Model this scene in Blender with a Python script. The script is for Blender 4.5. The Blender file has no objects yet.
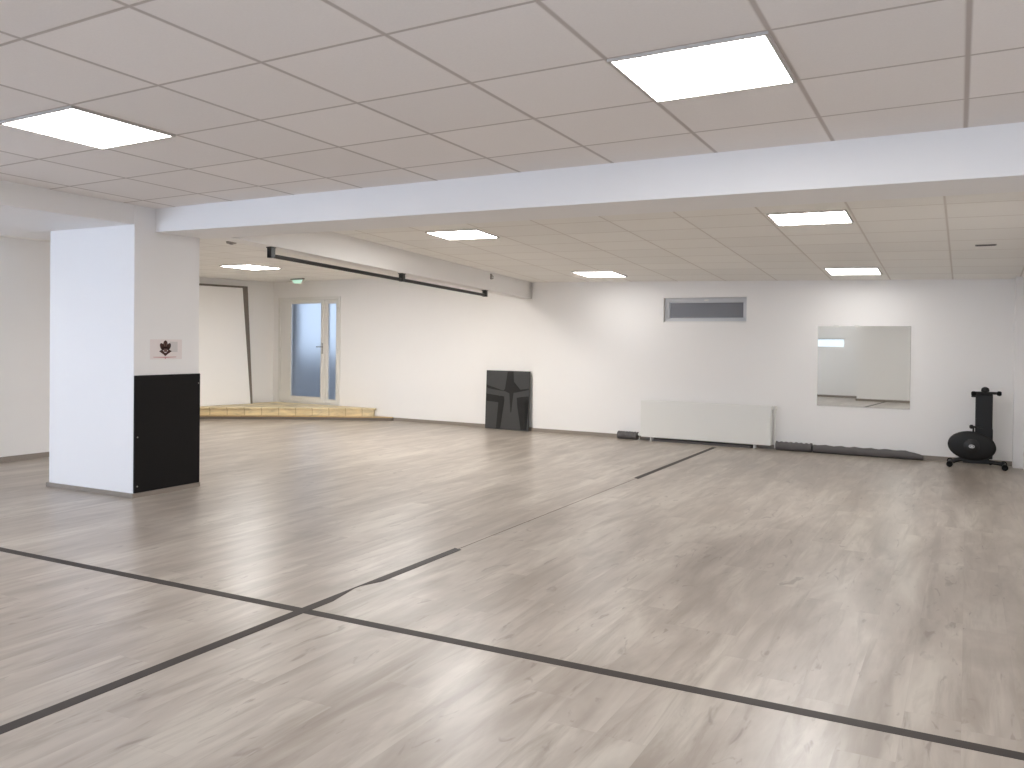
import bpy, bmesh, math, random
from mathutils import Vector, Matrix
random.seed(4)
S = bpy.context.scene
COL = S.collection
PI = math.pi

# ---------------------------------------------------------------- materials
def new_mat(name):
    m = bpy.data.materials.new(name); m.use_nodes = True
    nt = m.node_tree
    return m, nt, nt.nodes['Principled BSDF']

def srgb(r, g, b):
    f = lambda c: (c/255/12.92) if c/255 <= 0.04045 else ((c/255+0.055)/1.055)**2.4
    return (f(r), f(g), f(b), 1)

def mth(nt, op, a, b=None, c=None):
    n = nt.nodes.new('ShaderNodeMath'); n.operation = op
    for i, v in enumerate((a, b, c)):
        if v is None: continue
        if isinstance(v, (int, float)): n.inputs[i].default_value = v
        else: nt.links.new(v, n.inputs[i])
    return n.outputs[0]

def mixc(nt, fac, a, b, blend='MIX'):
    n = nt.nodes.new('ShaderNodeMix'); n.data_type = 'RGBA'; n.blend_type = blend
    for s, v in ((n.inputs[0], fac), (n.inputs[6], a), (n.inputs[7], b)):
        if isinstance(v, (int, float)): s.default_value = v
        elif isinstance(v, tuple): s.default_value = v
        else: nt.links.new(v, s)
    return n.outputs[2]

def noise(nt, vec, scale, detail=4, rough=.55, dist=0):
    n = nt.nodes.new('ShaderNodeTexNoise')
    n.inputs['Scale'].default_value = scale; n.inputs['Detail'].default_value = detail
    n.inputs['Roughness'].default_value = rough; n.inputs['Distortion'].default_value = dist
    if vec is not None: nt.links.new(vec, n.inputs['Vector'])
    return n.outputs['Fac']

def objco(nt):
    return nt.nodes.new('ShaderNodeTexCoord').outputs['Object']

def mapping(nt, vec, scale, loc=(0, 0, 0)):
    n = nt.nodes.new('ShaderNodeMapping'); n.inputs['Scale'].default_value = scale
    n.inputs['Location'].default_value = loc
    nt.links.new(vec, n.inputs['Vector']); return n.outputs[0]

def ramp(nt, fac, pts):
    n = nt.nodes.new('ShaderNodeValToRGB'); e = n.color_ramp.elements
    while len(e) < len(pts): e.new(.5)
    for el, (p, c) in zip(e, pts): el.position = p; el.color = c if len(c) == 4 else (*c, 1)
    nt.links.new(fac, n.inputs[0]); return n.outputs[0]

def bump(nt, bsdf, h, strength=.1, dist=.01):
    b = nt.nodes.new('ShaderNodeBump'); b.inputs['Strength'].default_value = strength
    b.inputs['Distance'].default_value = dist
    nt.links.new(h, b.inputs['Height']); nt.links.new(b.outputs[0], bsdf.inputs['Normal'])

def paint(name, rgb, rough=.6, var=.03, spec=.4, bscale=180, bstr=.05, metallic=0):
    m, nt, b = new_mat(name)
    co = objco(nt)
    n = noise(nt, co, 1.7, 3)
    c = srgb(*rgb)
    lo = tuple(x*(1-var) for x in c[:3])+(1,); hi = tuple(min(1, x*(1+var)) for x in c[:3])+(1,)
    nt.links.new(mixc(nt, n, lo, hi), b.inputs['Base Color'])
    b.inputs['Roughness'].default_value = rough; b.inputs['Specular IOR Level'].default_value = spec
    b.inputs['Metallic'].default_value = metallic
    bump(nt, b, noise(nt, co, bscale, 2), bstr, .002)
    return m

M = {}
M['wall'] = paint('wall_paint', (243, 240, 237), .7, .012)
M['col'] = paint('column_paint', (243, 241, 240), .6, .01)
M['black'] = paint('black_plastic', (17, 16, 16), .5, .1, .4)
M['pad'] = paint('black_padding', (17, 15, 15), .7, .1, .25, 60, .1)
M['steel_black'] = paint('black_metal', (19, 17, 16), .4, .1, .5)
M['white'] = paint('white_plastic', (225, 223, 218), .4, .01, .5)
M['pvc'] = paint('white_pvc', (232, 229, 224), .35, .01, .5)
M['enamel'] = paint('radiator_enamel', (233, 231, 225), .35, .01, .5)
M['grey_line'] = paint('grey_trim', (150, 146, 142), .6, .02)
M['darkgap'] = paint('dark_slot', (40, 38, 36), .8, .02)
M['tape'] = paint('black_tape', (54, 47, 43), .55, .12, .3, 40, .15)
M['seam'] = paint('seam_line', (84, 74, 66), .7, .1)
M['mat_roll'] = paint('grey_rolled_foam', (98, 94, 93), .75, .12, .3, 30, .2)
M['chrome'] = paint('chrome', (190, 190, 190), .25, .02, .5, metallic=1)
M['board_grey'] = paint('charcoal_panel', (64, 64, 64), .4, .1, .5, 12, .05)
M['board_black'] = paint('black_motif', (22, 22, 22), .4, .08, .5)
M['paper'] = paint('sign_paper', (236, 227, 225), .6, .02)
M['brown'] = paint('brown_print', (72, 46, 40), .6, .35, .3, 60)
M['brown2'] = paint('brown_light_print', (122, 92, 86), .6, .2, .3, 60)
M['pink'] = paint('pink_print', (208, 158, 158), .6, .1)
M['greyprint'] = paint('grey_print', (214, 208, 206), .6, .03)
M['leanboard'] = paint('cream_board', (249, 246, 243), .45, .01, .5)
M['boardedge'] = paint('dark_board_edge', (122, 113, 104), .6, .08)
M['skirt'] = paint('skirting', (146, 136, 126), .5, .1, .4, 30)
M['outwall'] = paint('concrete_outside', (176, 178, 182), .9, .1)
M['rubber'] = paint('rubber_foot', (18, 18, 18), .85, .1, .2)
M['lampframe'] = paint('lamp_frame', (196, 190, 185), .5, .01)
M['winframe'] = paint('window_frame_plastic', (212, 212, 214), .4, .01)
M['plinth'] = paint('plinth_dark', (112, 102, 92), .6, .1, .3, 30)
M['logo_white'] = paint('logo_white', (215, 215, 215), .5, .02)

# mirror
m, nt, b = new_mat('mirror_glass')
b.inputs['Metallic'].default_value = 1; b.inputs['Roughness'].default_value = .015
b.inputs['Base Color'].default_value = (.82, .84, .82, 1); M['mirror'] = m
# dim window pane (blocked from outside)
m, nt, b = new_mat('dim_window_glass')
nt.links.new(mixc(nt, noise(nt, objco(nt), 3, 2), srgb(112, 110, 113), srgb(120, 118, 121)), b.inputs['Base Color'])
b.inputs['Roughness'].default_value = .35; M['dimglass'] = m
# frosted door glass
m, nt, b = new_mat('frosted_glass')
b.inputs['Base Color'].default_value = (.86, .92, 1, 1)
b.inputs['Transmission Weight'].default_value = 1; b.inputs['Roughness'].default_value = .55
b.inputs['IOR'].default_value = 1.3; M['frost'] = m

def emis(name, rgb, strength):
    m, nt, b = new_mat(name)
    b.inputs['Base Color'].default_value = (.8, .8, .8, 1)
    b.inputs['Emission Color'].default_value = (*rgb, 1)
    b.inputs['Emission Strength'].default_value = strength
    return m
M['lamp'] = emis('led_panel_glow', (1, .995, .98), 18.0)
M['lamp_back'] = emis('led_panel_glow_back', (1, .995, .98), 5.0)
M['lamp_left'] = emis('led_panel_glow_left', (1, .99, .965), 18.0)
M['lamp_cool'] = emis('led_panel_glow_cool', (1, .995, .985), 10.0)
M['daypane'] = emis('daylit_frosted_pane', (.60, .75, 1), 11.5)  # glow of the added left window, cools the column front
M['daypane_weak'] = emis('daylit_frosted_pane_weak', (.66, .80, 1), 4.0)  # weaker glow of the added right window
M['lamp_faint'] = emis('led_panel_glow_faint', (1, .995, .985), 4.5)  # glow of the added panels beside and left of the camera
M['lamp_soft'] = emis('led_panel_glow_soft', (1, .995, .985), 8.0)  # glow of the added panel right of the camera
M['daypane_dim'] = emis('daylit_frosted_pane_dim', (.60, .78, 1), .42)
M['exit_glow'] = emis('exit_sign_glow', (.35, .85, .62), .30)

# near/far ceiling: tile grid drawn from a UV map counted in tiles
def ceiling_mat(name, rgb, line, w1, w2):
    m, nt, b = new_mat(name)
    uv = nt.nodes.new('ShaderNodeUVMap').outputs[0]
    sep = nt.nodes.new('ShaderNodeSeparateXYZ'); nt.links.new(uv, sep.inputs[0])
    def near(s, w):
        f = mth(nt, 'FRACT', mth(nt, 'ADD', s, .5))
        d = mth(nt, 'ABSOLUTE', mth(nt, 'SUBTRACT', f, .5))
        return mth(nt, 'SUBTRACT', 1, mth(nt, 'SMOOTH_MIN', mth(nt, 'DIVIDE', d, w), 1, .3))
    g = mth(nt, 'MAXIMUM', near(sep.outputs[0], w1), near(sep.outputs[1], w2))
    g = mth(nt, 'MINIMUM', mth(nt, 'MULTIPLY', mth(nt, 'MAXIMUM', g, 0), 1.8), 1)
    fl = nt.nodes.new('ShaderNodeVectorMath'); fl.operation = 'FLOOR'; nt.links.new(uv, fl.inputs[0])
    wn = nt.nodes.new('ShaderNodeTexWhiteNoise'); nt.links.new(fl.outputs[0], wn.inputs['Vector'])
    c = srgb(*rgb)
    tile = mixc(nt, wn.outputs['Value'], tuple(x*.965 for x in c[:3])+(1,), tuple(x*1.02 for x in c[:3])+(1,))
    sp = noise(nt, objco(nt), 90, 3)
    tile = mixc(nt, mth(nt, 'MULTIPLY', sp, .12), tile, srgb(170, 165, 160))
    nt.links.new(mixc(nt, g, tile, srgb(*line)), b.inputs['Base Color'])
    b.inputs['Roughness'].default_value = .85; b.inputs['Specular IOR Level'].default_value = .2
    bump(nt, b, mth(nt, 'ADD', mth(nt, 'MULTIPLY', g, -1), mth(nt, 'MULTIPLY', sp, .1)), .35, .006)
    return m
M['ceil_near'] = ceiling_mat('ceiling_tiles', (247, 241, 237), (198, 188, 182), .022, .017)
M['ceil_far'] = ceiling_mat('ceiling_tiles_far', (250, 247, 242), (220, 213, 206), .016, .018)

# laminate floor
m, nt, b = new_mat('laminate_floor')
co = objco(nt)
sep = nt.nodes.new('ShaderNodeSeparateXYZ'); nt.links.new(co, sep.inputs[0])
px = mth(nt, 'DIVIDE', sep.outputs[0], .193)
ix = mth(nt, 'FLOOR', px)
wn1 = nt.nodes.new('ShaderNodeTexWhiteNoise'); wn1.noise_dimensions = '1D'; nt.links.new(ix, wn1.inputs['W'])
py = mth(nt, 'ADD', mth(nt, 'DIVIDE', sep.outputs[1], 1.29), mth(nt, 'MULTIPLY', wn1.outputs['Value'], 7.3))
iy = mth(nt, 'FLOOR', py)
cb = nt.nodes.new('ShaderNodeCombineXYZ'); nt.links.new(ix, cb.inputs[0]); nt.links.new(iy, cb.inputs[1])
wn2 = nt.nodes.new('ShaderNodeTexWhiteNoise'); nt.links.new(cb.outputs[0], wn2.inputs['Vector'])
off = nt.nodes.new('ShaderNodeVectorMath'); off.operation = 'MULTIPLY_ADD'
nt.links.new(wn2.outputs['Color'], off.inputs[0]); off.inputs[1].default_value = (9, 9, 9)
nt.links.new(co, off.inputs[2])
v = off.outputs[0]
streak = noise(nt, mapping(nt, v, (11, 1.1, 1)), 1, 6, .62, .6)
cloud = noise(nt, mapping(nt, v, (5, .9, 1)), 1.0, 4, .55, .8)
fine = noise(nt, mapping(nt, v, (60, 3, 1)), 1, 3, .6)
knot = noise(nt, mapping(nt, v, (14, 3.6, 1)), 1.0, 3, .5, 1.4)
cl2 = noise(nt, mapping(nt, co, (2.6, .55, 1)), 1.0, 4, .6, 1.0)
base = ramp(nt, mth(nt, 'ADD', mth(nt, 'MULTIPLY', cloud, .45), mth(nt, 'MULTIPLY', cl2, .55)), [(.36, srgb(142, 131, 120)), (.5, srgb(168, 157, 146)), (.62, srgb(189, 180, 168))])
base = mixc(nt, ramp(nt, streak, [(.34, (.60, .60, .60)), (.51, (0, 0, 0))]), base, srgb(134, 122, 110))
base = mixc(nt, ramp(nt, knot, [(.27, (.6, .6, .6)), (.36, (0, 0, 0))]), base, srgb(112, 100, 90))
base = mixc(nt, mth(nt, 'MULTIPLY', fine, .22), base, srgb(150, 139, 128))
base = mixc(nt, mth(nt, 'MULTIPLY', wn2.outputs['Value'], .10), base, srgb(150, 139, 128))
def edge(s, w):
    f = mth(nt, 'FRACT', s); d = mth(nt, 'MINIMUM', f, mth(nt, 'SUBTRACT', 1, f))
    return mth(nt, 'LESS_THAN', d, w)
g = mth(nt, 'MAXIMUM', edge(px, .008), edge(py, .0012))
base = mixc(nt, mth(nt, 'MULTIPLY', g, .14), base, srgb(140, 128, 118))
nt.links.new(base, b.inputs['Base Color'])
nt.links.new(mth(nt, 'ADD', .285, mth(nt, 'MULTIPLY', streak, .04)), b.inputs['Roughness'])
b.inputs['Specular IOR Level'].default_value = .45
bump(nt, b, fine, .06, .001)
M['floor'] = m

# pine boards of the platform (boards run along local X)
def pine(name, tint):
    m, nt, b = new_mat(name)
    co = objco(nt)
    sep = nt.nodes.new('ShaderNodeSeparateXYZ'); nt.links.new(co, sep.inputs[0])
    s = mth(nt, 'DIVIDE', mth(nt, 'ADD', sep.outputs[0], mth(nt, 'MULTIPLY', sep.outputs[1], .45)), .32)
    wn = nt.nodes.new('ShaderNodeTexWhiteNoise'); wn.noise_dimensions = '1D'
    nt.links.new(mth(nt, 'FLOOR', s), wn.inputs['W'])
    n = noise(nt, mapping(nt, co, (2, 2, 9)), 1.6, 5, .6, .5)
    c = ramp(nt, n, [(.3, srgb(*[int(x*.84) for x in tint])), (.5, srgb(*tint)), (.72, srgb(*[min(255, int(x*1.1)) for x in tint]))])
    c = mixc(nt, mth(nt, 'MULTIPLY', wn.outputs['Value'], .3), c, srgb(206, 176, 126))
    fr = mth(nt, 'FRACT', s)
    c = mixc(nt, mth(nt, 'MULTIPLY', mth(nt, 'LESS_THAN', fr, .05), .5), c, srgb(150, 118, 78))
    nt.links.new(c, b.inputs['Base Color']); b.inputs['Roughness'].default_value = .45
    return m
M['pine'] = pine('pine_boards', (226, 208, 168))
M['pine_dark'] = pine('pine_edge', (190, 160, 112))

# ---------------------------------------------------------------- mesh helpers
def add_box(bm, x0, x1, y0, y1, z0, z1, mat=None):
    vs = [bm.verts.new(v) for v in ((x0,y0,z0),(x1,y0,z0),(x1,y1,z0),(x0,y1,z0),(x0,y0,z1),(x1,y0,z1),(x1,y1,z1),(x0,y1,z1))]
    if mat: [setattr(v, 'co', mat @ v.co) for v in vs]
    for f in ((3,2,1,0),(4,5,6,7),(0,1,5,4),(1,2,6,5),(2,3,7,6),(3,0,4,7)):
        bm.faces.new([vs[i] for i in f])

def add_prism(bm, pts, z0, z1, axis='z', mat=None):
    """polygon pts extruded z0..z1 along axis ('z','y' or 'x')"""
    def P(p, w):
        return {'z': (p[0], p[1], w), 'y': (p[0], w, p[1]), 'x': (w, p[0], p[1])}[axis]
    z0l = z0 if isinstance(z0, (list, tuple)) else [z0]*len(pts)
    z1l = z1 if isinstance(z1, (list, tuple)) else [z1]*len(pts)
    a = [bm.verts.new(P(p, w)) for p, w in zip(pts, z0l)]
    c = [bm.verts.new(P(p, w)) for p, w in zip(pts, z1l)]
    if mat: [setattr(v, 'co', mat @ v.co) for v in a+c]
    n = len(pts)
    bm.faces.new(a[::-1]); bm.faces.new(c)
    for i in range(n): bm.faces.new((a[i], a[(i+1) % n], c[(i+1) % n], c[i]))

def add_tube(bm, pts, r, seg=14, cap=True, r2=None):
    pts = [Vector(p) for p in pts]; rings = []
    for i, p in enumerate(pts):
        d = (pts[min(i+1, len(pts)-1)]-pts[max(i-1, 0)]).normalized()
        up = Vector((0, 0, 1)) if abs(d.z) < .95 else Vector((1, 0, 0))
        u = d.cross(up).normalized(); w = u.cross(d)
        rr = r if r2 is None else r+(r2-r)*i/(len(pts)-1)
        rings.append([bm.verts.new(p+u*math.cos(t)*rr+w*math.sin(t)*rr) for t in [2*PI*k/seg for k in range(seg)]])
    for a, c in zip(rings, rings[1:]):
        for k in range(seg): bm.faces.new((a[k], a[(k+1) % seg], c[(k+1) % seg], c[k]))
    if cap: bm.faces.new(rings[0][::-1]); bm.faces.new(rings[-1])

def add_lathe(bm, prof, loc=(0,0,0), axis='z', seg=32, sx=1, sz=1):
    """prof: list of (radius, height); axis direction of height"""
    rings = []
    for r, h in prof:
        ring = []
        for k in range(seg):
            t = 2*PI*k/seg; a, c = r*math.cos(t)*sx, r*math.sin(t)*sz
            p = {'z': (a, c, h), 'y': (a, h, c), 'x': (h, a, c)}[axis]
            ring.append(bm.verts.new(Vector(p)+Vector(loc)))
        rings.append(ring)
    for a, c in zip(rings, rings[1:]):
        for k in range(seg): bm.faces.new((a[k], a[(k+1) % seg], c[(k+1) % seg], c[k]))
    bm.faces.new(rings[0][::-1]); bm.faces.new(rings[-1])

def obj(name, bm, mat, parent=None, bevel=0, smooth=False, loc=None, rot=None):
    bmesh.ops.recalc_face_normals(bm, faces=bm.faces[:])
    me = bpy.data.meshes.new(name); bm.to_mesh(me); bm.free()
    o = bpy.data.objects.new(name, me); COL.objects.link(o)
    me.materials.append(mat)
    if parent: o.parent = parent
    if loc: o.location = loc
    if rot: o.rotation_euler = rot
    if bevel:
        md = o.modifiers.new('bevel', 'BEVEL'); md.width = bevel; md.segments = 2; md.limit_method = 'ANGLE'
    if smooth:
        for p in me.polygons: p.use_smooth = True
        md = o.modifiers.new('split', 'EDGE_SPLIT'); md.split_angle = math.radians(40)
    return o

def bx(name, x0, x1, y0, y1, z0, z1, mat, parent=None, bevel=0):
    bm = bmesh.new(); add_box(bm, x0, x1, y0, y1, z0, z1)
    return obj(name, bm, mat, parent, bevel)

def struct(o, label=None):
    o['kind'] = 'structure'
    if label: o['label'] = label; o['category'] = label.split('|')[-1] if '|' in label else 'structure'
    return o

def tag(o, label, cat, group=None):
    o['label'] = label; o['category'] = cat
    if group: o['group'] = group
    return o

def thing(name, label, cat, loc=(0,0,0), rotz=0, group=None):
    o = bpy.data.objects.new(name, None); COL.objects.link(o)
    o.empty_display_size = .1
    o.location = loc; o.rotation_euler = (0, 0, rotz)
    return tag(o, label, cat, group)

def st(name, bm, mat, bevel=0, label=None, cat=None):
    o = obj(name, bm, mat, None, bevel); o['kind'] = 'structure'
    if label: o['label'] = label; o['category'] = cat
    return o

# ---------------------------------------------------------------- room shell
# floor
bm = bmesh.new(); add_box(bm, -14, 4, -2.2, 13.2, -.12, 0)
st('floor', bm, M['floor'], label='pale grey-brown wood laminate floor of the whole room', cat='floor')

# near suspended ceiling (slopes very slightly); UV counted in tiles
UX, UY, VX, VY, OX, OY = .6829, -.0273, -.0055, .6723, -4.7749, 1.5428
DET = UX*VY-VX*UY
def zc(x, y): return 1.4+1.2552+.0063*x-.0115*y
def ab(x, y): return (((x-OX)*VY-(y-OY)*VX)/DET, (UX*(y-OY)-UY*(x-OX))/DET)
def from_ab(a, c): return (OX+a*UX+c*VX, OY+a*UY+c*VY)

def sheet(name, corners, zf, uvf, mat, nx=14, ny=14, thick=.06):
    bm = bmesh.new(); uvl = bm.loops.layers.uv.new('UVMap')
    P = [Vector((*c, 0)) for c in corners]
    def pt(i, j):
        u, v = i/nx, j/ny
        return (P[0]*(1-u)+P[1]*u)*(1-v)+(P[3]*(1-u)+P[2]*u)*v
    lo = [[bm.verts.new((pt(i, j).x, pt(i, j).y, zf(pt(i, j).x, pt(i, j).y))) for j in range(ny+1)] for i in range(nx+1)]
    hi = [[bm.verts.new(lo[i][j].co+Vector((0, 0, thick))) for j in range(ny+1)] for i in range(nx+1)]
    for i in range(nx):
        for j in range(ny):
            bm.faces.new((lo[i][j], lo[i][j+1], lo[i+1][j+1], lo[i+1][j]))
            bm.faces.new((hi[i][j], hi[i+1][j], hi[i+1][j+1], hi[i][j+1]))
    for i in range(nx):
        bm.faces.new((lo[i][0], lo[i+1][0], hi[i+1][0], hi[i][0])); bm.faces.new((lo[i][ny], hi[i][ny], hi[i+1][ny], lo[i+1][ny]))
    for j in range(ny):
        bm.faces.new((lo[0][j], hi[0][j], hi[0][j+1], lo[0][j+1])); bm.faces.new((lo[nx][j], lo[nx][j+1], hi[nx][j+1], hi[nx][j]))
    for f in bm.faces:
        for l in f.loops: l[uvl].uv = uvf(l.vert.co.x, l.vert.co.y)
    return obj(name, bm, mat)
o = sheet('ceiling', [(-9.6, -1.6), (3.0, -1.6), (3.0, 5.42), (-9.6, 5.42)], zc, ab, M['ceil_near']); o['kind'] = 'structure'
tag(o, 'suspended ceiling of large square tiles over the near half of the room', 'ceiling')

# far right ceiling
def zfar(x, y):
    u = (x+6.1)/6.6; v = (y-5.85)/6.1
    return (2.64*(1-u)+2.62*u)*(1-v)+(2.35*(1-u)+2.195*u)*v
o = sheet('ceiling_back', [(-6.2, 5.7), (3.0, 5.7), (3.0, 12.2), (-6.2, 12.2)], zfar,
          lambda x, y: ((x+.87)/.70, (y-7.50)/.54), M['ceil_far']); o['kind'] = 'structure'
tag(o, 'gently sloping tiled ceiling over the back right part of the room', 'ceiling')
ZL = 2.5
o = sheet('ceiling_left', [(-13.3, 5.7), (-6.12, 5.7), (-6.12, 13.0), (-13.3, 13.0)], lambda x, y: ZL,
          lambda x, y: (x/.6, (y-.2)/.6), M['ceil_far']); o['kind'] = 'structure'
tag(o, 'tiled ceiling over the back left corner by the glass door', 'ceiling')

# cross beam and left beam
bm = bmesh.new()
add_prism(bm, [(-6.44, 5.3), (3.0, 5.3), (3.0, 5.85), (-6.44, 5.85)], [2.345, 2.30, 2.30, 2.345], 2.9)
st('ceiling_beam', bm, M['col'], .004, 'long white cross beam under the ceiling running right from the column', 'beam')
bm = bmesh.new(); add_box(bm, -8.3, -6.42, -1.6, 5.08, 2.385, 2.85); add_box(bm, -8.3, -7.58, 5.08, 5.88, 2.385, 2.85)
st('ceiling_beam_left', bm, M['col'], .004, 'white beam running from the column toward the camera at left', 'beam')

# column
bm = bmesh.new(); add_box(bm, -7.58, -6.42, 5.08, 5.80, 0, 2.9)
st('column', bm, M['col'], .006, 'thick white square column standing left in the room', 'column')
bm = bmesh.new()
add_box(bm, -7.595, -6.402, 5.062, 5.085, 0, .04); add_box(bm, -6.42, -6.402, 5.085, 5.81, 0, .04); add_box(bm, -7.595, -7.57, 5.085, 5.81, 0, .04)
st('baseboard_column', bm, M['skirt'], 0, 'grey-brown skirting around the foot of the column', 'baseboard')

# left near wall
bm = bmesh.new(); add_box(bm, -9.62, -9.45, -1.6, 8.0, 0, 2.9); add_box(bm, -13.3, -9.45, 7.9, 8.0, 0, 2.9)
st('wall_left', bm, M['wall'], 0, 'plain white wall at the far left, behind the column', 'wall')
bm = bmesh.new(); add_box(bm, -9.45, -9.432, -1.6, 8.0, 0, .06)
st('baseboard_left', bm, M['skirt'], 0, 'skirting along the foot of the left wall', 'baseboard')

# back wall, right portion (slightly skewed)
def yb(x): return 12.08+(x+6)*(-.34/6.5)
bm = bmesh.new(); add_prism(bm, [(-6.02, yb(-6.02)), (3.0, yb(3.0)), (3.0, 12.7), (-6.02, 12.7)], 0, 2.6)
ow = st('wall_back', bm, M['wall'], 0, 'white back wall carrying the small window, mirror and radiator', 'wall')
# opening for the high window
bmw = bmesh.new(); add_box(bmw, -3.875, -2.68, 11.0, 12.12, 1.705, 2.055)
cut = obj('cutter', bmw, M['wall'])
md = ow.modifiers.new('cut', 'BOOLEAN'); md.operation = 'DIFFERENCE'; md.object = cut; md.solver = 'EXACT'
bpy.context.view_layer.update()
dg = bpy.context.evaluated_depsgraph_get()
me = bpy.data.meshes.new_from_object(ow.evaluated_get(dg)); ow.modifiers.clear(); ow.data = me
bpy.data.objects.remove(cut, do_unlink=True)
bm = bmesh.new(); add_prism(bm, [(-6.02, yb(-6.02)-.015), (.5, yb(.5)-.015), (.5, yb(.5)), (-6.02, yb(-6.02))], 0, .055)
st('baseboard_back', bm, M['skirt'], 0, 'skirting along the foot of the back wall', 'baseboard')

# back wall, left portion with the door opening; frame: local x along the wall, local y into the wall
A = Vector((-6.0, 12.15)); AD = math.atan2(-.35, 5.4)
ex = Vector((math.cos(AD), math.sin(AD), 0)); ey = Vector((-math.sin(AD), math.cos(AD), 0))
MW = Matrix.Translation((A.x, A.y, 0)) @ Matrix.Rotation(AD, 4, 'Z')
def wx(X): return (X-A.x)/math.cos(AD)      # world X -> local x on that wall
D0, D1 = wx(-11.72), wx(-10.12)
ZD = .19
bm = bmesh.new()
add_box(bm, -6.4, D0, 0, .22, 0, 2.6, MW); add_box(bm, D1, .12, 0, .22, 0, 2.6, MW)
add_box(bm, D0, D1, 0, .22, 2.2, 2.6, MW); add_box(bm, D0, D1, 0, .22, 0, ZD, MW)
st('wall_back_left', bm, M['wall'], 0, 'white back wall left of the corner, with the glass door', 'wall')
bm = bmesh.new(); add_box(bm, wx(-8.855), .0, -.014, 0, 0, .055, MW)
st('baseboard_back_left', bm, M['skirt'], 0, 'skirting between platform and charcoal panel', 'baseboard')

# far left wall (behind the platform)
LA, LB = Vector((-11.84, 12.6)), Vector((-12.62, 9.3))
ld = (LA-LB).normalized(); ln = Vector((ld.y, -ld.x))   # ln points into the room (+x)
bm = bmesh.new()
pts = [LA+ld*.1, LB, LB-ln*.2, LA+ld*.1-ln*.2]
add_prism(bm, [(LB.x, LB.y), (LA.x+ld.x*.1, LA.y+ld.y*.1), (LA.x+ld.x*.1-ln.x*.2, LA.y+ld.y*.1-ln.y*.2), (LB.x-ln.x*.2, LB.y-ln.y*.2)], 0, 2.6)
add_prism(bm, [(LB.x-.2, LB.y), (LB.x-.2, 7.9), (LB.x, 7.9), (LB.x, LB.y)], 0, 2.6)
st('wall_left_back', bm, M['wall'], 0, 'white wall behind the leaning board beside the glass door', 'wall')

# right wall, pilaster, header
bm = bmesh.new()
add_box(bm, .59, .75, 5.85, 12.2, 0, 2.9); add_box(bm, .59, 3.0, 5.75, 5.9, 0, 2.9)
add_box(bm, .485, .60, 11.55, 12.2, 0, 2.6)
add_box(bm, .56, .60, 5.86, 11.55, 1.97, 2.9)
st('wall_right', bm, M['wall'], 0, 'white wall and shallow pier at the right edge beside the exercise bike', 'wall')
bm = bmesh.new(); add_box(bm, 3.0, 3.2, -1.6, 5.9, 0, 2.9)
st('wall_right_near', bm, M['wall'], 0, 'white wall right of the camera', 'wall')

# wall behind the camera (seen in the mirror): pier, its one window, and two added windows
WN = [(-5.35, -4.27), (-8.3, -6.6), (-1.6, 1.4)]
bm = bmesh.new()
xs = [-9.6] + sorted([v for w in WN for v in w]) + [3.2]
zw0, zw1 = 1.34, 1.60
for i in range(0, len(xs), 2): add_box(bm, xs[i], xs[i+1], -1.0, -.82, 0, 2.9)
for w in WN: add_box(bm, *w, -1.0, -.82, 0, zw0); add_box(bm, *w, -1.0, -.82, zw1 if w[0] == -5.35 else 2.2, 2.9)
add_box(bm, -3.70, -2.2, -.82, .30, 0, 2.9)
st('wall_front', bm, M['wall'], 0, 'white wall behind the camera seen in the mirror', 'wall')
bm = bmesh.new(); add_box(bm, -9.4, -3.70, -.82, -.80, 0, .055); add_box(bm, -3.72, -2.2, .30, .32, 0, .055)
st('baseboard_front', bm, M['skirt'], 0, 'skirting of the wall behind the camera', 'baseboard')
for i, w in enumerate(WN):  # first shows in the mirror; the other two are added for cool light
    top = zw1 if w[0] == -5.35 else 2.2
    fr = bmesh.new()
    add_box(fr, w[0], w[1], -.93, -.88, zw0, zw0+.03); add_box(fr, w[0], w[1], -.93, -.88, top-.03, top)
    add_box(fr, w[0], w[0]+.03, -.93, -.88, zw0+.03, top-.03); add_box(fr, w[1]-.03, w[1], -.93, -.88, zw0+.03, top-.03)
    f = st('window_%d' % (i+2), fr, M['pvc'], 0, ['narrow daylit basement window seen in the mirror', 'daylit window behind the camera, left', 'daylit window behind the camera, right'][i], 'window')
    bx('pane', w[0]+.03, w[1]-.03, -.915, -.905, zw0+.03, top-.03, M[('daypane_dim', 'daypane', 'daypane_weak')[i]], f)

# small high window in the back wall
bm = bmesh.new()
wx0, wx1, wz0, wz1, wy = -3.875, -2.68, 1.705, 2.055, 12.03
for a in ((wx0, wx1, wz0, wz0+.055), (wx0, wx1, wz1-.055, wz1), (wx0, wx0+.06, wz0+.055, wz1-.055), (wx1-.06, wx1, wz0+.055, wz1-.055)):
    add_box(bm, a[0], a[1], wy, wy+.05, a[2], a[3])
for a in ((wx0+.06, wx1-.06, wz0+.055, wz0+.07), (wx0+.06, wx1-.06, wz1-.07, wz1-.055), (wx0+.06, wx0+.075, wz0+.07, wz1-.07), (wx1-.075, wx1-.06, wz0+.07, wz1-.07)):
    add_box(bm, a[0], a[1], wy+.012, wy+.04, a[2], a[3])
w1 = st('window_1', bm, M['winframe'], .004, 'small high white-framed window with dull grey glass in the back wall', 'window')
bx('pane', wx0+.075, wx1-.075, wy+.022, wy+.03, wz0+.07, wz1-.07, M['dimglass'], w1)
bx('window_handle', -3.30, -3.24, wy-.012, wy, wz1-.045, wz1-.025, M['pvc'], w1)
bx('window_frame', wx0, wx1, wy-.022, wy-.0, wz0-.0, wz0+.018, M['pvc'], w1)

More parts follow.
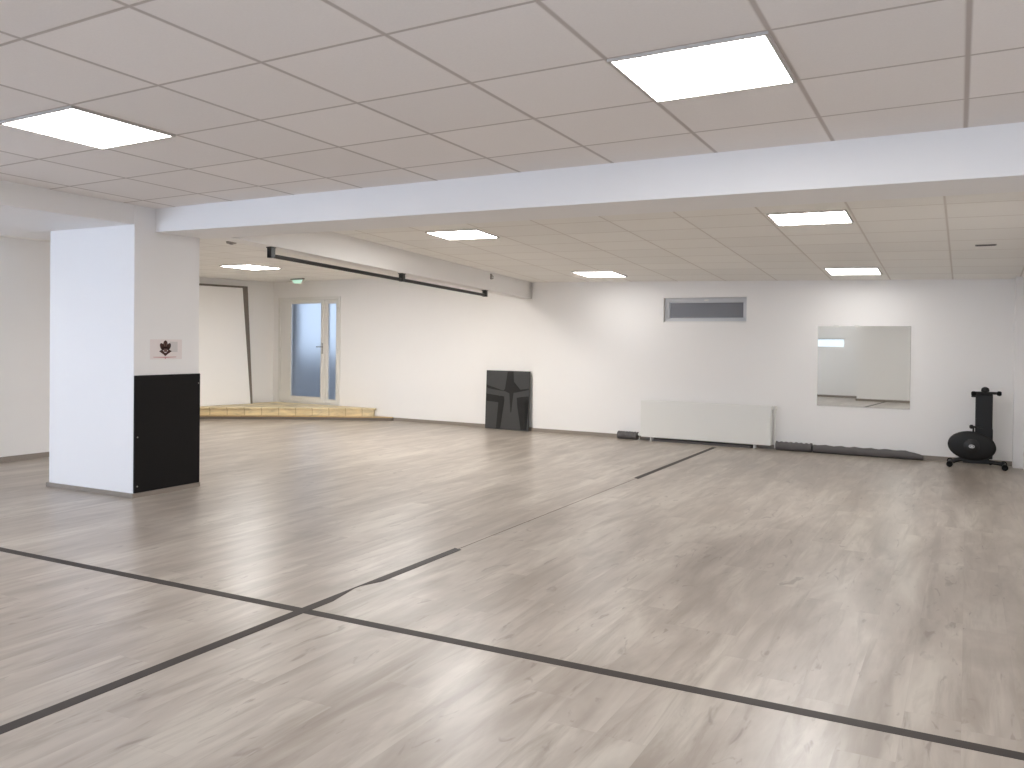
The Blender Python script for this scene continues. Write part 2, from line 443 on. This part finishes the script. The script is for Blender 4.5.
# bulkhead under the back ceiling
BX = -6.09
bm = bmesh.new(); add_prism(bm, [(BX, 5.85), (BX, 12.2), (BX-.2, 12.2), (BX-.2, 5.85)], [2.345, 2.083, 2.083, 2.345], 2.72)
st('ceiling_bulkhead', bm, M['wall'], .004, 'white boxed bulkhead dropping below the ceiling with the black bar on it', 'bulkhead')

# door
dr = thing('door_1', 'white framed frosted glass double door at the top of the wooden platform', 'door', (A.x, A.y, 0), AD)
dr['kind'] = 'structure'
bm = bmesh.new()
t = .06
add_box(bm, D0, D0+t, .0-.012, .08, ZD, 2.2); add_box(bm, D1-t, D1, -.012, .08, ZD, 2.2); add_box(bm, D0+t, D1-t, -.012, .08, 2.2-t, 2.2)
add_box(bm, D0+t, D1-t, 0, .08, ZD, ZD+.03)
obj('door_frame', bm, M['pvc'], dr, .004)
def leaf(name, x0, x1, gx0, gx1, gz0, gz1):
    bm = bmesh.new(); z0, z1 = ZD+.035, 2.2-t-.004; y0, y1 = -.002, .06
    add_box(bm, x0, gx0, y0, y1, z0, z1); add_box(bm, gx1, x1, y0, y1, z0, z1)
    add_box(bm, gx0, gx1, y0, y1, z0, gz0); add_box(bm, gx0, gx1, y0, y1, gz1, z1)
    l = obj(name, bm, M['pvc'], dr, .004)
    bx('pane', gx0, gx1, .026, .034, gz0, gz1, M['frost'], l)
    bm = bmesh.new()
    s = .014
    add_box(bm, gx0, gx0+s, -.006, .004, gz0, gz1); add_box(bm, gx1-s, gx1, -.006, .004, gz0, gz1)
    add_box(bm, gx0+s, gx1-s, -.006, .004, gz0, gz0+s); add_box(bm, gx0+s, gx1-s, -.006, .004, gz1-s, gz1)
    obj('glazing_bead', bm, M['pvc'], l)
    return l
xm = wx(-10.515)
l1 = leaf('door_leaf', D0+t+.004, xm-.003, wx(-11.39), wx(-10.595), .32, 2.09)
l2 = leaf('side_leaf', xm+.003, D1-t-.004, wx(-10.435), wx(-10.215), .29, 2.08)
bm = bmesh.new(); hx = wx(-10.565)
add_box(bm, hx-.016, hx+.016, -.014, -.002, 1.14, 1.34); add_tube(bm, [(hx, -.014, 1.27), (hx, -.055, 1.27)], .009)
add_tube(bm, [(hx, -.055, 1.27), (hx-.11, -.055, 1.27)], .009)
hd = obj('door_handle', bm, M['chrome'], l1, smooth=True)
for hz in (.45, 1.2, 1.95):
    bm = bmesh.new(); add_tube(bm, [(D0+t*.9, -.02, hz-.045), (D0+t*.9, -.02, hz+.045)], .01); obj('hinge', bm, M['white'], dr, smooth=True)
    bm = bmesh.new(); add_tube(bm, [(D1-t*.9, -.02, hz-.045), (D1-t*.9, -.02, hz+.045)], .01); obj('hinge', bm, M['white'], dr, smooth=True)

# outside the door: an invented light well, shaped to darken the panes
bm = bmesh.new()
add_box(bm, D0-1.3, D1+1.0, 1.25, 1.45, 0, 1.1, MW)
add_box(bm, D0-1.5, D0-1.3, .22, 1.45, 0, 1.1, MW)
add_box(bm, D0-.12, D0+.35, .09, .23, ZD, 2.3, MW)
add_box(bm, D0-1.3, D1+1.0, .22, 1.25, -.05, ZD-.02, MW)
st('wall_outside', bm, M['outwall'], 0, 'grey concrete light well outside the glass door', 'wall')

# ---------------------------------------------------------------- platform
pf = thing('wooden_platform', 'low pine wood platform with a step in front of the glass door', 'platform', (-10.6, 11.9, 0))
def rel(p): return (p[0]+10.6, p[1]-11.9)
fr = [(-12.25, 10.45), (-10.56, 11.56), (-9.25, 12.30)]
back = [(-9.25, 12.352), (-11.78, 12.515), (-12.30, 10.45)]
bm = bmesh.new(); add_prism(bm, [rel(p) for p in fr+back], .17, .198)
obj('deck', bm, M['pine'], pf, .003)
def inset(p, d): return (p[0]-d*.5, p[1]+d*.85)
bm = bmesh.new(); fi = [inset(p, .018) for p in fr]; fi[0] = (-12.26, 10.475); fi[2] = (-9.28, 12.30)
add_prism(bm, [rel(p) for p in fi+[(-9.28, 12.34), (-11.76, 12.50), (-12.28, 10.475)]], .062, .17)
obj('riser', bm, M['pine'], pf)
bm = bmesh.new()
fo = [(-12.22, 10.36), (-10.50, 11.47), (-8.86, 12.28)]
add_prism(bm, [rel(p) for p in fo+[(-8.86, 12.325), (-11.76, 12.50), (-12.28, 10.36)]], .0, .048)
obj('plinth', bm, M['plinth'], pf)
bm = bmesh.new()
fo2 = [(p[0]-.003, p[1]-.006) for p in fo]
add_prism(bm, [rel(p) for p in fo2+[(-8.86, 12.325), (-11.76, 12.50), (-12.28, 10.36)]], .048, .062)
obj('plinth_edge', bm, M['pine_dark'], pf)

# leaning white board with dark edge
lb = thing('leaning_board', 'tall cream board with dark edge leaning on the wall left of the glass door', 'board', (0, 0, 0))
ang = math.atan2(ld.y, ld.x)
base_r = Vector((-11.73, 11.86)); wid = 1.40; hgt = 2.19; lean = math.asin(.20/hgt)
lb.location = (base_r.x, base_r.y, .202); lb.rotation_euler = (0, -0, ang)
# local x runs along the wall (toward the door = 0, negative toward camera), local y = away from the room; lean about local x
lr = Matrix.Rotation(-lean, 4, 'X')
bm = bmesh.new(); add_box(bm, -wid, 0, 0, .02, .0, hgt, lr); obj('board', bm, M['leanboard'], lb)
bm = bmesh.new(); e = .035
add_prism(bm, [(-.035, 0), (.006, 0), (.006, hgt), (-.10, hgt)], -.004, .034, 'y', lr); add_box(bm, -wid, -.10, -.004, .034, hgt-.035, hgt, lr)
add_box(bm, -wid-.006, -wid+.02, -.004, .034, 0, hgt, lr)
obj('board_edge', bm, M['boardedge'], lb)

# ---------------------------------------------------------------- bar under the bulkhead
bb = thing('wall_bar', 'long black metal bar hung on short brackets under the white bulkhead', 'bar', (BX-.07, 6.47, 0))
def zbulk(y): return 2.345-.262*(y-5.85)/6.35
Y0, Y1 = 6.47, 10.78
def zbar(y): return 2.235-.165*(y-Y0)/(Y1-Y0)
bm = bmesh.new(); add_tube(bm, [(0, -.025, zbar(Y0)), (0, Y1-Y0+.025, zbar(Y1))], .021, 16); obj('rail', bm, M['steel_black'], bb, smooth=True)
for y in (Y0, 8.72, Y1):
    bm = bmesh.new(); add_box(bm, -.028, .028, y-Y0-.03, y-Y0+.03, zbar(y)-.022, zbulk(y)-.006)
    br = obj('bracket', bm, M['steel_black'], bb, .004)
    bm = bmesh.new(); add_box(bm, -.034, .034, y-Y0-.036, y-Y0+.036, zbulk(y)-.008, zbulk(y)+.002); obj('mounting_plate', bm, M['steel_black'], br)
hk = thing('wall_hook', 'tiny grey hook on the bulkhead above the far end of the black bar', 'hook', (BX, 10.82, 2.34), PI/2)
bm = bmesh.new(); add_box(bm, -.02, .02, -.012, .002, -.04, .04); obj('hook_plate', bm, M['grey_line'], hk)
bm = bmesh.new(); add_tube(bm, [(0, -.012, .02), (0, -.04, .0), (0, -.04, -.03), (0, -.012, -.035)], .006, 8); obj('hook_arm', bm, M['grey_line'], hk, smooth=True)

# ---------------------------------------------------------------- ceiling lights
def light(label, corners, zf, mat, group='square LED panels in the tiled ceilings'):
    cx = sum(c[0] for c in corners)/4; cy = sum(c[1] for c in corners)/4
    t = thing('ceiling_light', label, 'ceiling light', (cx, cy, zf(cx, cy)), 0, group)
    z0 = zf(cx, cy)
    def ins(k): return [((c[0]-cx)*k, (c[1]-cy)*k) for c in corners]
    zz = lambda pts, d: [zf(x+cx, y+cy)-z0+d for x, y in pts]
    o_, i_ = ins(.99), ins(.945)
    bm = bmesh.new()
    for k in range(4):
        q = [o_[k], o_[(k+1) % 4], i_[(k+1) % 4], i_[k]]
        add_prism(bm, q, zz(q, -.012), zz(q, .0))
    obj('frame', bm, M['lampframe'], t)
    bm = bmesh.new(); add_prism(bm, i_, zz(i_, -.009), zz(i_, -.004)); obj('diffuser', bm, mat, t)
    return t
def cell(a, c): return [from_ab(a, c), from_ab(a+1, c), from_ab(a+1, c+1), from_ab(a, c+1)]
def rect(cx, cy, w, d): return [(cx-w/2, cy-d/2), (cx+w/2, cy-d/2), (cx+w/2, cy+d/2), (cx-w/2, cy+d/2)]
light('large bright square LED panel in the near ceiling, upper right', cell(5, 3), zc, M['lamp_cool'])
light('bright square LED panel in the near ceiling at the left edge, before the column', cell(0, 2), zc, M['lamp_cool'])
light('LED panel just behind the cross beam, right, above the mirror', rect(-1.215, 7.77, .65, .50), zfar, M['lamp'])
light('LED panel farthest back on the right, near the back wall above the mirror', rect(-1.22, 11.0, .60, .56), zfar, M['lamp_back'])
light('LED panel just behind the cross beam, right of the black bar', rect(-4.74, 7.80, .64, .48), zfar, M['lamp'])
light('LED panel near the back wall, left of the small high window', rect(-4.52, 11.1, .62, .56), zfar, M['lamp_back'])
light('LED panel over the back left corner, between column and black bar', rect(-9.66, 9.72, .62, .70), lambda x, y: ZL, M['lamp_left'])
light('LED panel above the bulkhead side of the left ceiling, nearer the beam', rect(-6.75, 8.8, .5, .6), lambda x, y: ZL, M['lamp_left'])  # added out of sight to brighten the back of the room
light('LED panel above the bulkhead side of the left ceiling, nearer the glass door', rect(-6.85, 10.0, .6, .6), lambda x, y: ZL, M['lamp_left'])  # second added panel, also hidden, for the door side
# added panels out of view, on the same grid, that brighten the room
light('LED panel overhead beside the camera, outside the picture', cell(5, -1), zc, M['lamp_faint'])
light('LED panel overhead left of the camera, outside the picture', cell(0, -2), zc, M['lamp_faint'])
light('LED panel overhead right of the camera, outside the picture', cell(9, 2), zc, M['lamp_soft'])
light('LED panel over the passage left of the column, outside the picture', cell(-6, 1), zc, M['lamp_cool'])

# ---------------------------------------------------------------- column things
px0 = -6.42
pd = thing('wall_pad', 'black padded panel covering the lower half of the column side', 'wall pad', (px0, 5.44, 0))
bm = bmesh.new(); add_box(bm, .0, .022, -.36, .36, .042, 1.07); obj('pad', bm, M['pad'], pd, .006)
for yy, zz_ in ((-.335, .53), (-.335, .1), (.335, .98)):
    bm = bmesh.new(); add_tube(bm, [(.02, yy, zz_), (.0255, yy, zz_)], .007, 12); obj('screw', bm, M['chrome'], pd, smooth=True)

sg = thing('wall_sign', 'small paper sign with a brown flower emblem on the column above the black pad', 'sign', (px0, 5.414, 1.293))
X0 = .001
bm = bmesh.new(); add_box(bm, 0, X0, -.165, .185, -.085, .095); obj('sheet', bm, M['paper'], sg)
bm = bmesh.new(); add_box(bm, X0, X0+.0008, .045, .135, -.02, .075); obj('grey_panel', bm, M['greyprint'], sg)
def petals(bm, shapes, x0, x1):
    for s in shapes: add_prism(bm, s, x0, x1, 'x')
def ell(cy, cz, ry, rz, rot=0, n=20):
    return [(cy+ry*math.cos(t)*math.cos(rot)-rz*math.sin(t)*math.sin(rot), cz+ry*math.cos(t)*math.sin(rot)+rz*math.sin(t)*math.cos(rot)) for t in [2*PI*k/n for k in range(n)]]
bm = bmesh.new()
petals(bm, [ell(0, .050, .024, .036), ell(-.036, .030, .021, .034, .5), ell(.036, .030, .021, .034, -.5), ell(0, .012, .045, .016)], X0, X0+.0012)
petals(bm, [[(-.068, -.012), (-.036, .004), (-.010, -.026), (.010, -.026), (.038, .004), (.070, -.012), (.022, -.040), (0, -.056), (-.022, -.040)]], X0, X0+.0012)
obj('emblem', bm, M['brown'], sg)
bm = bmesh.new()
petals(bm, [[(-.016, -.020), (.016, -.020), (.020, .012), (-.020, .012)], ell(-.012, .048, .004, .020, .3), ell(.012, .048, .004, .020, -.3)], X0+.0012, X0+.002)
obj('emblem_centre', bm, M['brown2'], sg)
bm = bmesh.new(); petals(bm, [[(-.13, -.067), (-.008, -.072), (0, -.084), (.008, -.072), (.12, -.067), (.12, -.062), (-.13, -.062)]], X0, X0+.0012); obj('underline', bm, M['pink'], sg)

# ---------------------------------------------------------------- back wall things
WB = math.atan2(-.34, 6.5)
def onwall(x, gap=0): return (x+math.sin(WB)*0, yb(x)-gap, 0)
# mirror
mr = thing('wall_mirror', 'frameless mirror on the back wall left of the exercise bike', 'mirror', (-1.18, yb(-1.18), 0), WB)
bm = bmesh.new(); add_box(bm, -.555, .555, -.008, -.001, .615, 1.65); obj('mirror_glass', bm, M['mirror'], mr)
bm = bmesh.new(); add_box(bm, -.556, .556, -.0035, 0, .613, 1.652); obj('backing', bm, M['grey_line'], mr)
for cx in (-.33, -.08):
    for top in (1,):
        bm = bmesh.new(); add_box(bm, cx-.035, cx+.035, -.014, 0, 1.642, 1.665); obj('clip', bm, M['white'], mr, .003)

# radiator
rd = thing('radiator', 'long white panel radiator on the back wall under the small high window', 'radiator', (-3.22, yb(-3.22), 0), WB)
hw = .925
bm = bmesh.new(); add_box(bm, -hw, hw, -.145, -.13, .055, .575); add_box(bm, -hw, hw, -.06, -.045, .055, .575); obj('front_panel', bm, M['enamel'], rd, .006)
for s in (-1, 1):
    bm = bmesh.new(); x = s*hw; add_box(bm, min(x, x+s*.008), max(x, x+s*.008), -.135, -.05, .06, .58); obj('end_cap', bm, M['enamel'], rd, .002)
bm = bmesh.new(); add_box(bm, -hw, hw, -.13, -.125, .575, .582); add_box(bm, -hw, hw, -.065, -.06, .575, .582)
for k in range(62):
    x = -hw+.015+k*(2*hw-.03)/61; add_box(bm, x-.004, x+.004, -.125, -.065, .574, .582)
obj('top_grille', bm, M['enamel'], rd)
bm = bmesh.new(); add_tube(bm, [(hw+.008, -.095, .54), (hw+.045, -.095, .54)], .014, 12); add_tube(bm, [(hw+.045, -.095, .54), (hw+.045, -.095, .02)], .008, 10)
obj('pipe', bm, M['enamel'], rd, smooth=True)
bm = bmesh.new(); add_lathe(bm, [(.018, 0), (.024, .012), (.024, .045), (.018, .055)], (hw+.045, -.095, .53), 'z', 16); obj('valve', bm, M['white'], rd, smooth=True)
bm = bmesh.new(); add_tube(bm, [(-hw-.0, -.095, .09), (-hw-.04, -.095, .09), (-hw-.04, -.095, .0)], .01, 10); add_lathe(bm, [(.016, 0), (.02, .01), (.016, .03)], (-hw-.04, -.115, .08), 'y', 12)
obj('return_valve', bm, M['white'], rd, smooth=True)
for x in (-hw+.15, hw-.22):
    bm = bmesh.new(); add_box(bm, x-.012, x+.012, -.15, -.02, .0, .006); add_box(bm, x-.008, x+.008, -.14, -.125, .006, .056); add_box(bm, x-.008, x+.008, -.06, -.045, .006, .056)
    obj('foot', bm, M['white'], rd)

# rolled mats along the wall
def roll(label, x0, x1, r, gap, seed, taper=False):
    cx = (x0+x1)/2; L = (x1-x0)/2
    t = thing('rolled_mat', label, 'rolled mat', (cx, yb(cx)-gap, 0), WB, 'grey foam mats rolled along the back wall')
    n = 26; bm = bmesh.new(); rnd = random.Random(seed); rings = []
    seg = 22
    for i in range(n+1):
        x = -L+2*L*i/n; k = 1+.05*math.sin(i*1.7+seed)+rnd.uniform(-.02, .02)
        if taper and i > n-4: k *= (.95, .85, .7, .55)[i-(n-3)]
        ring = []
        for s in range(seg):
            a = 2*PI*s/seg
            ring.append(bm.verts.new((x, math.cos(a)*r*1.15*k, max(.002, r*k*.96+math.sin(a)*r*k))))
        rings.append(ring)
    for a, c in zip(rings, rings[1:]):
        for s in range(seg): bm.faces.new((a[s], a[(s+1) % seg], c[(s+1) % seg], c[s]))
    bm.faces.new(rings[0][::-1]); bm.faces.new(rings[-1])
    obj('mat', bm, M['mat_roll'], t, smooth=True)
    # spiral end faces
    for sx in (-1, 1):
        if taper and sx > 0: continue
        bm = bmesh.new(); pts = []
        for q in range(40):
            a = q*.45; rr = r*.85*(1-q/42)
            pts.append((sx*(L+.001), math.cos(a)*rr, r*.96+math.sin(a)*rr))
        add_tube(bm, pts, .0025, 5); obj('spiral_edge', bm, M['darkgap'], t)
    return t
roll('short dark grey rolled mat on the floor at the left end of the radiator', -4.52, -4.22, .056, .085, 1)
roll('grey rolled mat on the floor between the radiator and the mirror', -2.235, -1.78, .058, .085, 2)
roll('long grey rolled mat on the floor under the mirror, ending before the exercise bike', -1.76, -.46, .053, .085, 3, True)

fs = tag(bx('foam_strip', -3.96, -2.56, -.115, -.02, 0, .03, M['mat_roll']), 'thin dark foam strip lying on the floor in the gap under the radiator', 'foam strip')  # dark strip stands in for the shade below the radiator
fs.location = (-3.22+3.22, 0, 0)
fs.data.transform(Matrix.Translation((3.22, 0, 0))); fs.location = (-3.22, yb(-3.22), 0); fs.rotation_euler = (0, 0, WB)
# charcoal panel leaning by the corner
cp = thing('charcoal_panel', 'charcoal grey panel with black cross-like shapes standing against the wall by the corner', 'panel',
           (-6.47, 12.05, 0), AD)
lr = Matrix.Rotation(-.035, 4, 'X')
HW, HH = .405, .94
bm = bmesh.new(); add_box(bm, -HW, HW, 0, .025, .004, HH, lr); obj('board', bm, M['board_grey'], cp, .002)
def motif(pts): 
    # u,v in 0..1 from the bottom left
    return [(-HW+2*HW*u, HH*v) for u, v in pts]
bm = bmesh.new()
for s in [
    [(.50,.999),(.63,.999),(.645,.82),(.66,.70),(.80,.69),(.998,.715),(.998,.69),(.80,.655),(.645,.63),(.625,.48),(.605,.30),(.585,.30),(.565,.50),(.55,.62),(.44,.655),(.20,.71),(.002,.755),(.002,.70),(.20,.675),(.40,.655),(.455,.70),(.485,.80)],
    [(.002,.60),(.43,.565),(.44,.50),(.36,.02),(.26,.02),(.30,.46),(.002,.475)],
    [(.72,.55),(.84,.57),(.998,.585),(.998,.50),(.88,.485),(.955,.02),(.83,.02),(.74,.40)]]:
    pts = motif(s)
    f = bmesh.new()
    vs = [f.verts.new((p[0], -.0012, p[1])) for p in pts]; f.faces.new(vs)
    bmesh.ops.triangulate(f, faces=f.faces[:])
    r = bmesh.ops.extrude_face_region(f, geom=f.faces[:])
    bmesh.ops.translate(f, verts=[g for g in r['geom'] if isinstance(g, bmesh.types.BMVert)], vec=(0, .001, 0))
    tmp = bpy.data.meshes.new('t'); f.to_mesh(tmp); f.free(); bm.from_mesh(tmp); bpy.data.meshes.remove(tmp)
for v in bm.verts: v.co = lr @ v.co
obj('motif', bm, M['board_black'], cp)

# ---------------------------------------------------------------- exercise bike
bk = thing('exercise_bike', 'black folded exercise bike with oval flywheel housing beside the right pier', 'exercise bike', (.07, 11.43, 0))
K = M['black']
bm = bmesh.new()
prof = []
for i in range(9):
    a = PI/2*i/8; prof.append((math.sin(a)*.252+.0 if i else .02, -.085+.035*(1-math.cos(a))))
prof += [(.252, .03)] + [(math.cos(PI/2*i/6)*.252 if i < 6 else .02, .03+.03*math.sin(PI/2*i/6)) for i in range(1, 7)]
add_lathe(bm, prof, (0, 0, 0), 'y', 48, 1, .66)
fw = obj('flywheel_housing', bm, K, bk, smooth=True, loc=(-.01, 0, .245), rot=(0, math.radians(6), 0))
bm = bmesh.new(); add_lathe(bm, [(.075, -.093), (.085, -.086), (.085, -.082)], (0, 0, 0), 'y', 32); obj('crank_cover', bm, M['steel_black'], fw, smooth=True)
bm = bmesh.new(); add_tube(bm, [(.027*math.cos(t), -.0955, .016*math.sin(t)) for t in [2*PI*k/20 for k in range(21)]], .0045, 6, False)
add_box(bm, -.012, .012, -.098, -.093, -.006, .006); obj('emblem', bm, M['logo_white'], fw)
bm = bmesh.new(); add_box(bm, .022, .20, -.03, .08, .30, .855); obj('upright', bm, K, bk, .012)
bm = bmesh.new(); add_box(bm, .15, .205, -.02, .06, .10, .45); obj('rear_post', bm, K, bk, .008)
bm = bmesh.new()
add_tube(bm, [(.0, -.02, .868), (.26, -.02, .868)], .016); hb = obj('handlebar', bm, M['steel_black'], bk, smooth=True)
for s, x in ((-1, -.0), (1, .262)):
    bm = bmesh.new(); add_lathe(bm, [(.014, -.025), (.026, -.015), (.028, .01), (.018, .025)], (x, -.02, .866 if s > 0 else .858), 'x', 18); obj('grip', bm, M['rubber'], hb, smooth=True)
bm = bmesh.new(); add_box(bm, -.022, .03, -.035, .0, .815, .862); obj('clamp', bm, K, hb, .006)
bm = bmesh.new(); add_lathe(bm, [(.012, .855), (.038, .875), (.044, .90), (.036, .925), (.012, .938)], (.12, .0, 0), 'z', 24); obj('seat_knob', bm, K, bk, smooth=True)
bm = bmesh.new(); add_tube(bm, [(-.0, -.04, .47), (.10, -.04, .465)], .011); add_lathe(bm, [(.012, -.022), (.024, -.01), (.024, .01), (.012, .022)], (-.015, -.04, .47), 'x', 16)
add_tube(bm, [(.005, -.04, .40), (.005, -.04, .47)], .01)
obj('tension_lever', bm, M['steel_black'], bk, smooth=True)
bm = bmesh.new(); add_tube(bm, [(-.21, -.02, .05), (-.12, -.02, .085), (.12, -.02, .085), (.20, -.02, .055)], .026, 12); add_box(bm, -.10, .17, -.05, .05, .045, .11)
obj('base_frame', bm, K, bk, smooth=True)
bm = bmesh.new(); add_tube(bm, [(.12, -.02, .08), (.325, -.04, .05)], .022, 12); obj('rear_strut', bm, K, bk, smooth=True)
for x, y in ((-.235, -.04), (.325, -.06)):
    bm = bmesh.new(); add_tube(bm, [(x, y-.14, .034), (x, y+.20, .034)], .024, 14); ft = obj('foot_tube', bm, K, bk, smooth=True)
    for yy in (y-.14, y+.20):
        bm = bmesh.new(); add_lathe(bm, [(.026, -.02), (.034, -.012), (.034, .012), (.026, .02)], (x, yy, .0345), 'y', 18); obj('foot_cap', bm, M['rubber'], ft, smooth=True)

# ---------------------------------------------------------------- ceiling things
ex_ = thing('exit_sign', 'small green exit sign hanging from the ceiling above the glass door', 'exit sign', (-10.66, 11.86, ZL), AD)
bm = bmesh.new(); add_box(bm, -.16, .16, -.02, .02, -.028, 0); obj('housing', bm, M['grey_line'], ex_, .003)
bm = bmesh.new(); add_prism(bm, [(-.13, -.028), (.13, -.028), (.08, -.09), (-.08, -.09)], -.004, .004, 'y'); obj('sign_plate', bm, M['exit_glow'], ex_)
sd = thing('smoke_detector', 'small round grey detector on the ceiling just right of the column', 'smoke detector', (-7.38, 7.12, ZL), 0)
bm = bmesh.new(); add_lathe(bm, [(.04, -.026), (.055, -.02), (.058, -.008), (.058, 0)], seg=24); obj('housing', bm, M['grey_line'], sd, smooth=True)
bm = bmesh.new(); add_lathe(bm, [(.01, -.032), (.022, -.03), (.024, -.024)], seg=24); obj('sensor_cap', bm, M['darkgap'], sd, smooth=True)
vt = thing('ceiling_vent', 'small dark slot vent in the lower ceiling near the right wall', 'vent', (.14, 9.39, zfar(.14, 9.39)), 0)
bm = bmesh.new(); add_box(bm, -.09, .09, -.045, .045, -.006, .0); obj('frame', bm, M['grey_line'], vt)
bm = bmesh.new(); add_box(bm, -.08, .08, -.028, -.006, -.008, -.004); add_box(bm, -.08, .08, .006, .028, -.008, -.004); obj('slot', bm, M['darkgap'], vt)

# ---------------------------------------------------------------- tapes and floor seam
TW = .031
def tape(label, pts, z=.0012):
    cx = sum(p[0] for p in pts)/len(pts); cy = sum(p[1] for p in pts)/len(pts)
    bm = bmesh.new(); add_prism(bm, [(p[0]-cx, p[1]-cy) for p in pts], 0, z)
    o = obj('floor_tape', bm, M['tape'], None, loc=(cx, cy, .0)); return tag(o, label, 'floor tape', 'black tape lines on the floor')
tape('black floor tape running across the whole width of the near floor', [(-9.43, 3.415-TW), (2.9, 3.415-TW), (2.9, 3.415+TW), (-9.43, 3.415+TW)])
XT = -3.015
tape('black floor tape running away from the camera through the crossing, notched just beyond it',
     [(XT-TW, -.8), (XT+TW, -.8), (XT+TW, 3.47), (XT+TW, 3.62), (XT-TW+.012, 3.86), (XT-TW+.012, 3.92), (XT+TW, 4.06), (XT+TW, 4.94), (XT-TW, 4.96)], .0018)
tape('short black floor tape strip in the distance ending at the radiator', [(XT-TW, 8.50), (XT+TW, 8.45), (XT+TW, 11.60), (XT-TW, 11.60)])
bm = bmesh.new(); add_box(bm, XT-.003, XT+.003, 4.96, 8.46, .0, .0006)
st('trim_1', bm, M['seam'], 0, 'thin dark joint line in the floor between the two tape strips', 'floor joint')

# ---------------------------------------------------------------- world, camera
w = bpy.data.worlds.new('World'); S.world = w; w.use_nodes = True
bg = w.node_tree.nodes['Background']; bg.inputs[0].default_value = (.68, .80, .97, 1); bg.inputs[1].default_value = .54

cam = bpy.data.cameras.new('Camera'); co_ = bpy.data.objects.new('Camera', cam); COL.objects.link(co_)
F, CY = 860.0, -33.0
cam.sensor_fit = 'HORIZONTAL'; cam.sensor_width = 36; cam.lens = 36*F/1024
cam.shift_y = CY/1024; cam.clip_start = .02
yaw, pitch, roll_ = -.487, -.0105, .0112
f = Vector((math.sin(yaw)*math.cos(pitch), math.cos(yaw)*math.cos(pitch), math.sin(pitch)))
r = Vector((math.cos(yaw), -math.sin(yaw), 0)); u = r.cross(f)
r2 = r*math.cos(roll_)+u*math.sin(roll_); u2 = -r*math.sin(roll_)+u*math.cos(roll_)
mt = Matrix((r2, u2, -f)).transposed().to_4x4(); mt.translation = (0, 0, 1.4)
co_.matrix_world = mt
S.camera = co_
S.view_settings.view_transform = 'Standard'; S.view_settings.look = 'None'
S.view_settings.exposure = 1.2; S.view_settings.gamma = 1
S.view_settings.use_curve_mapping = False
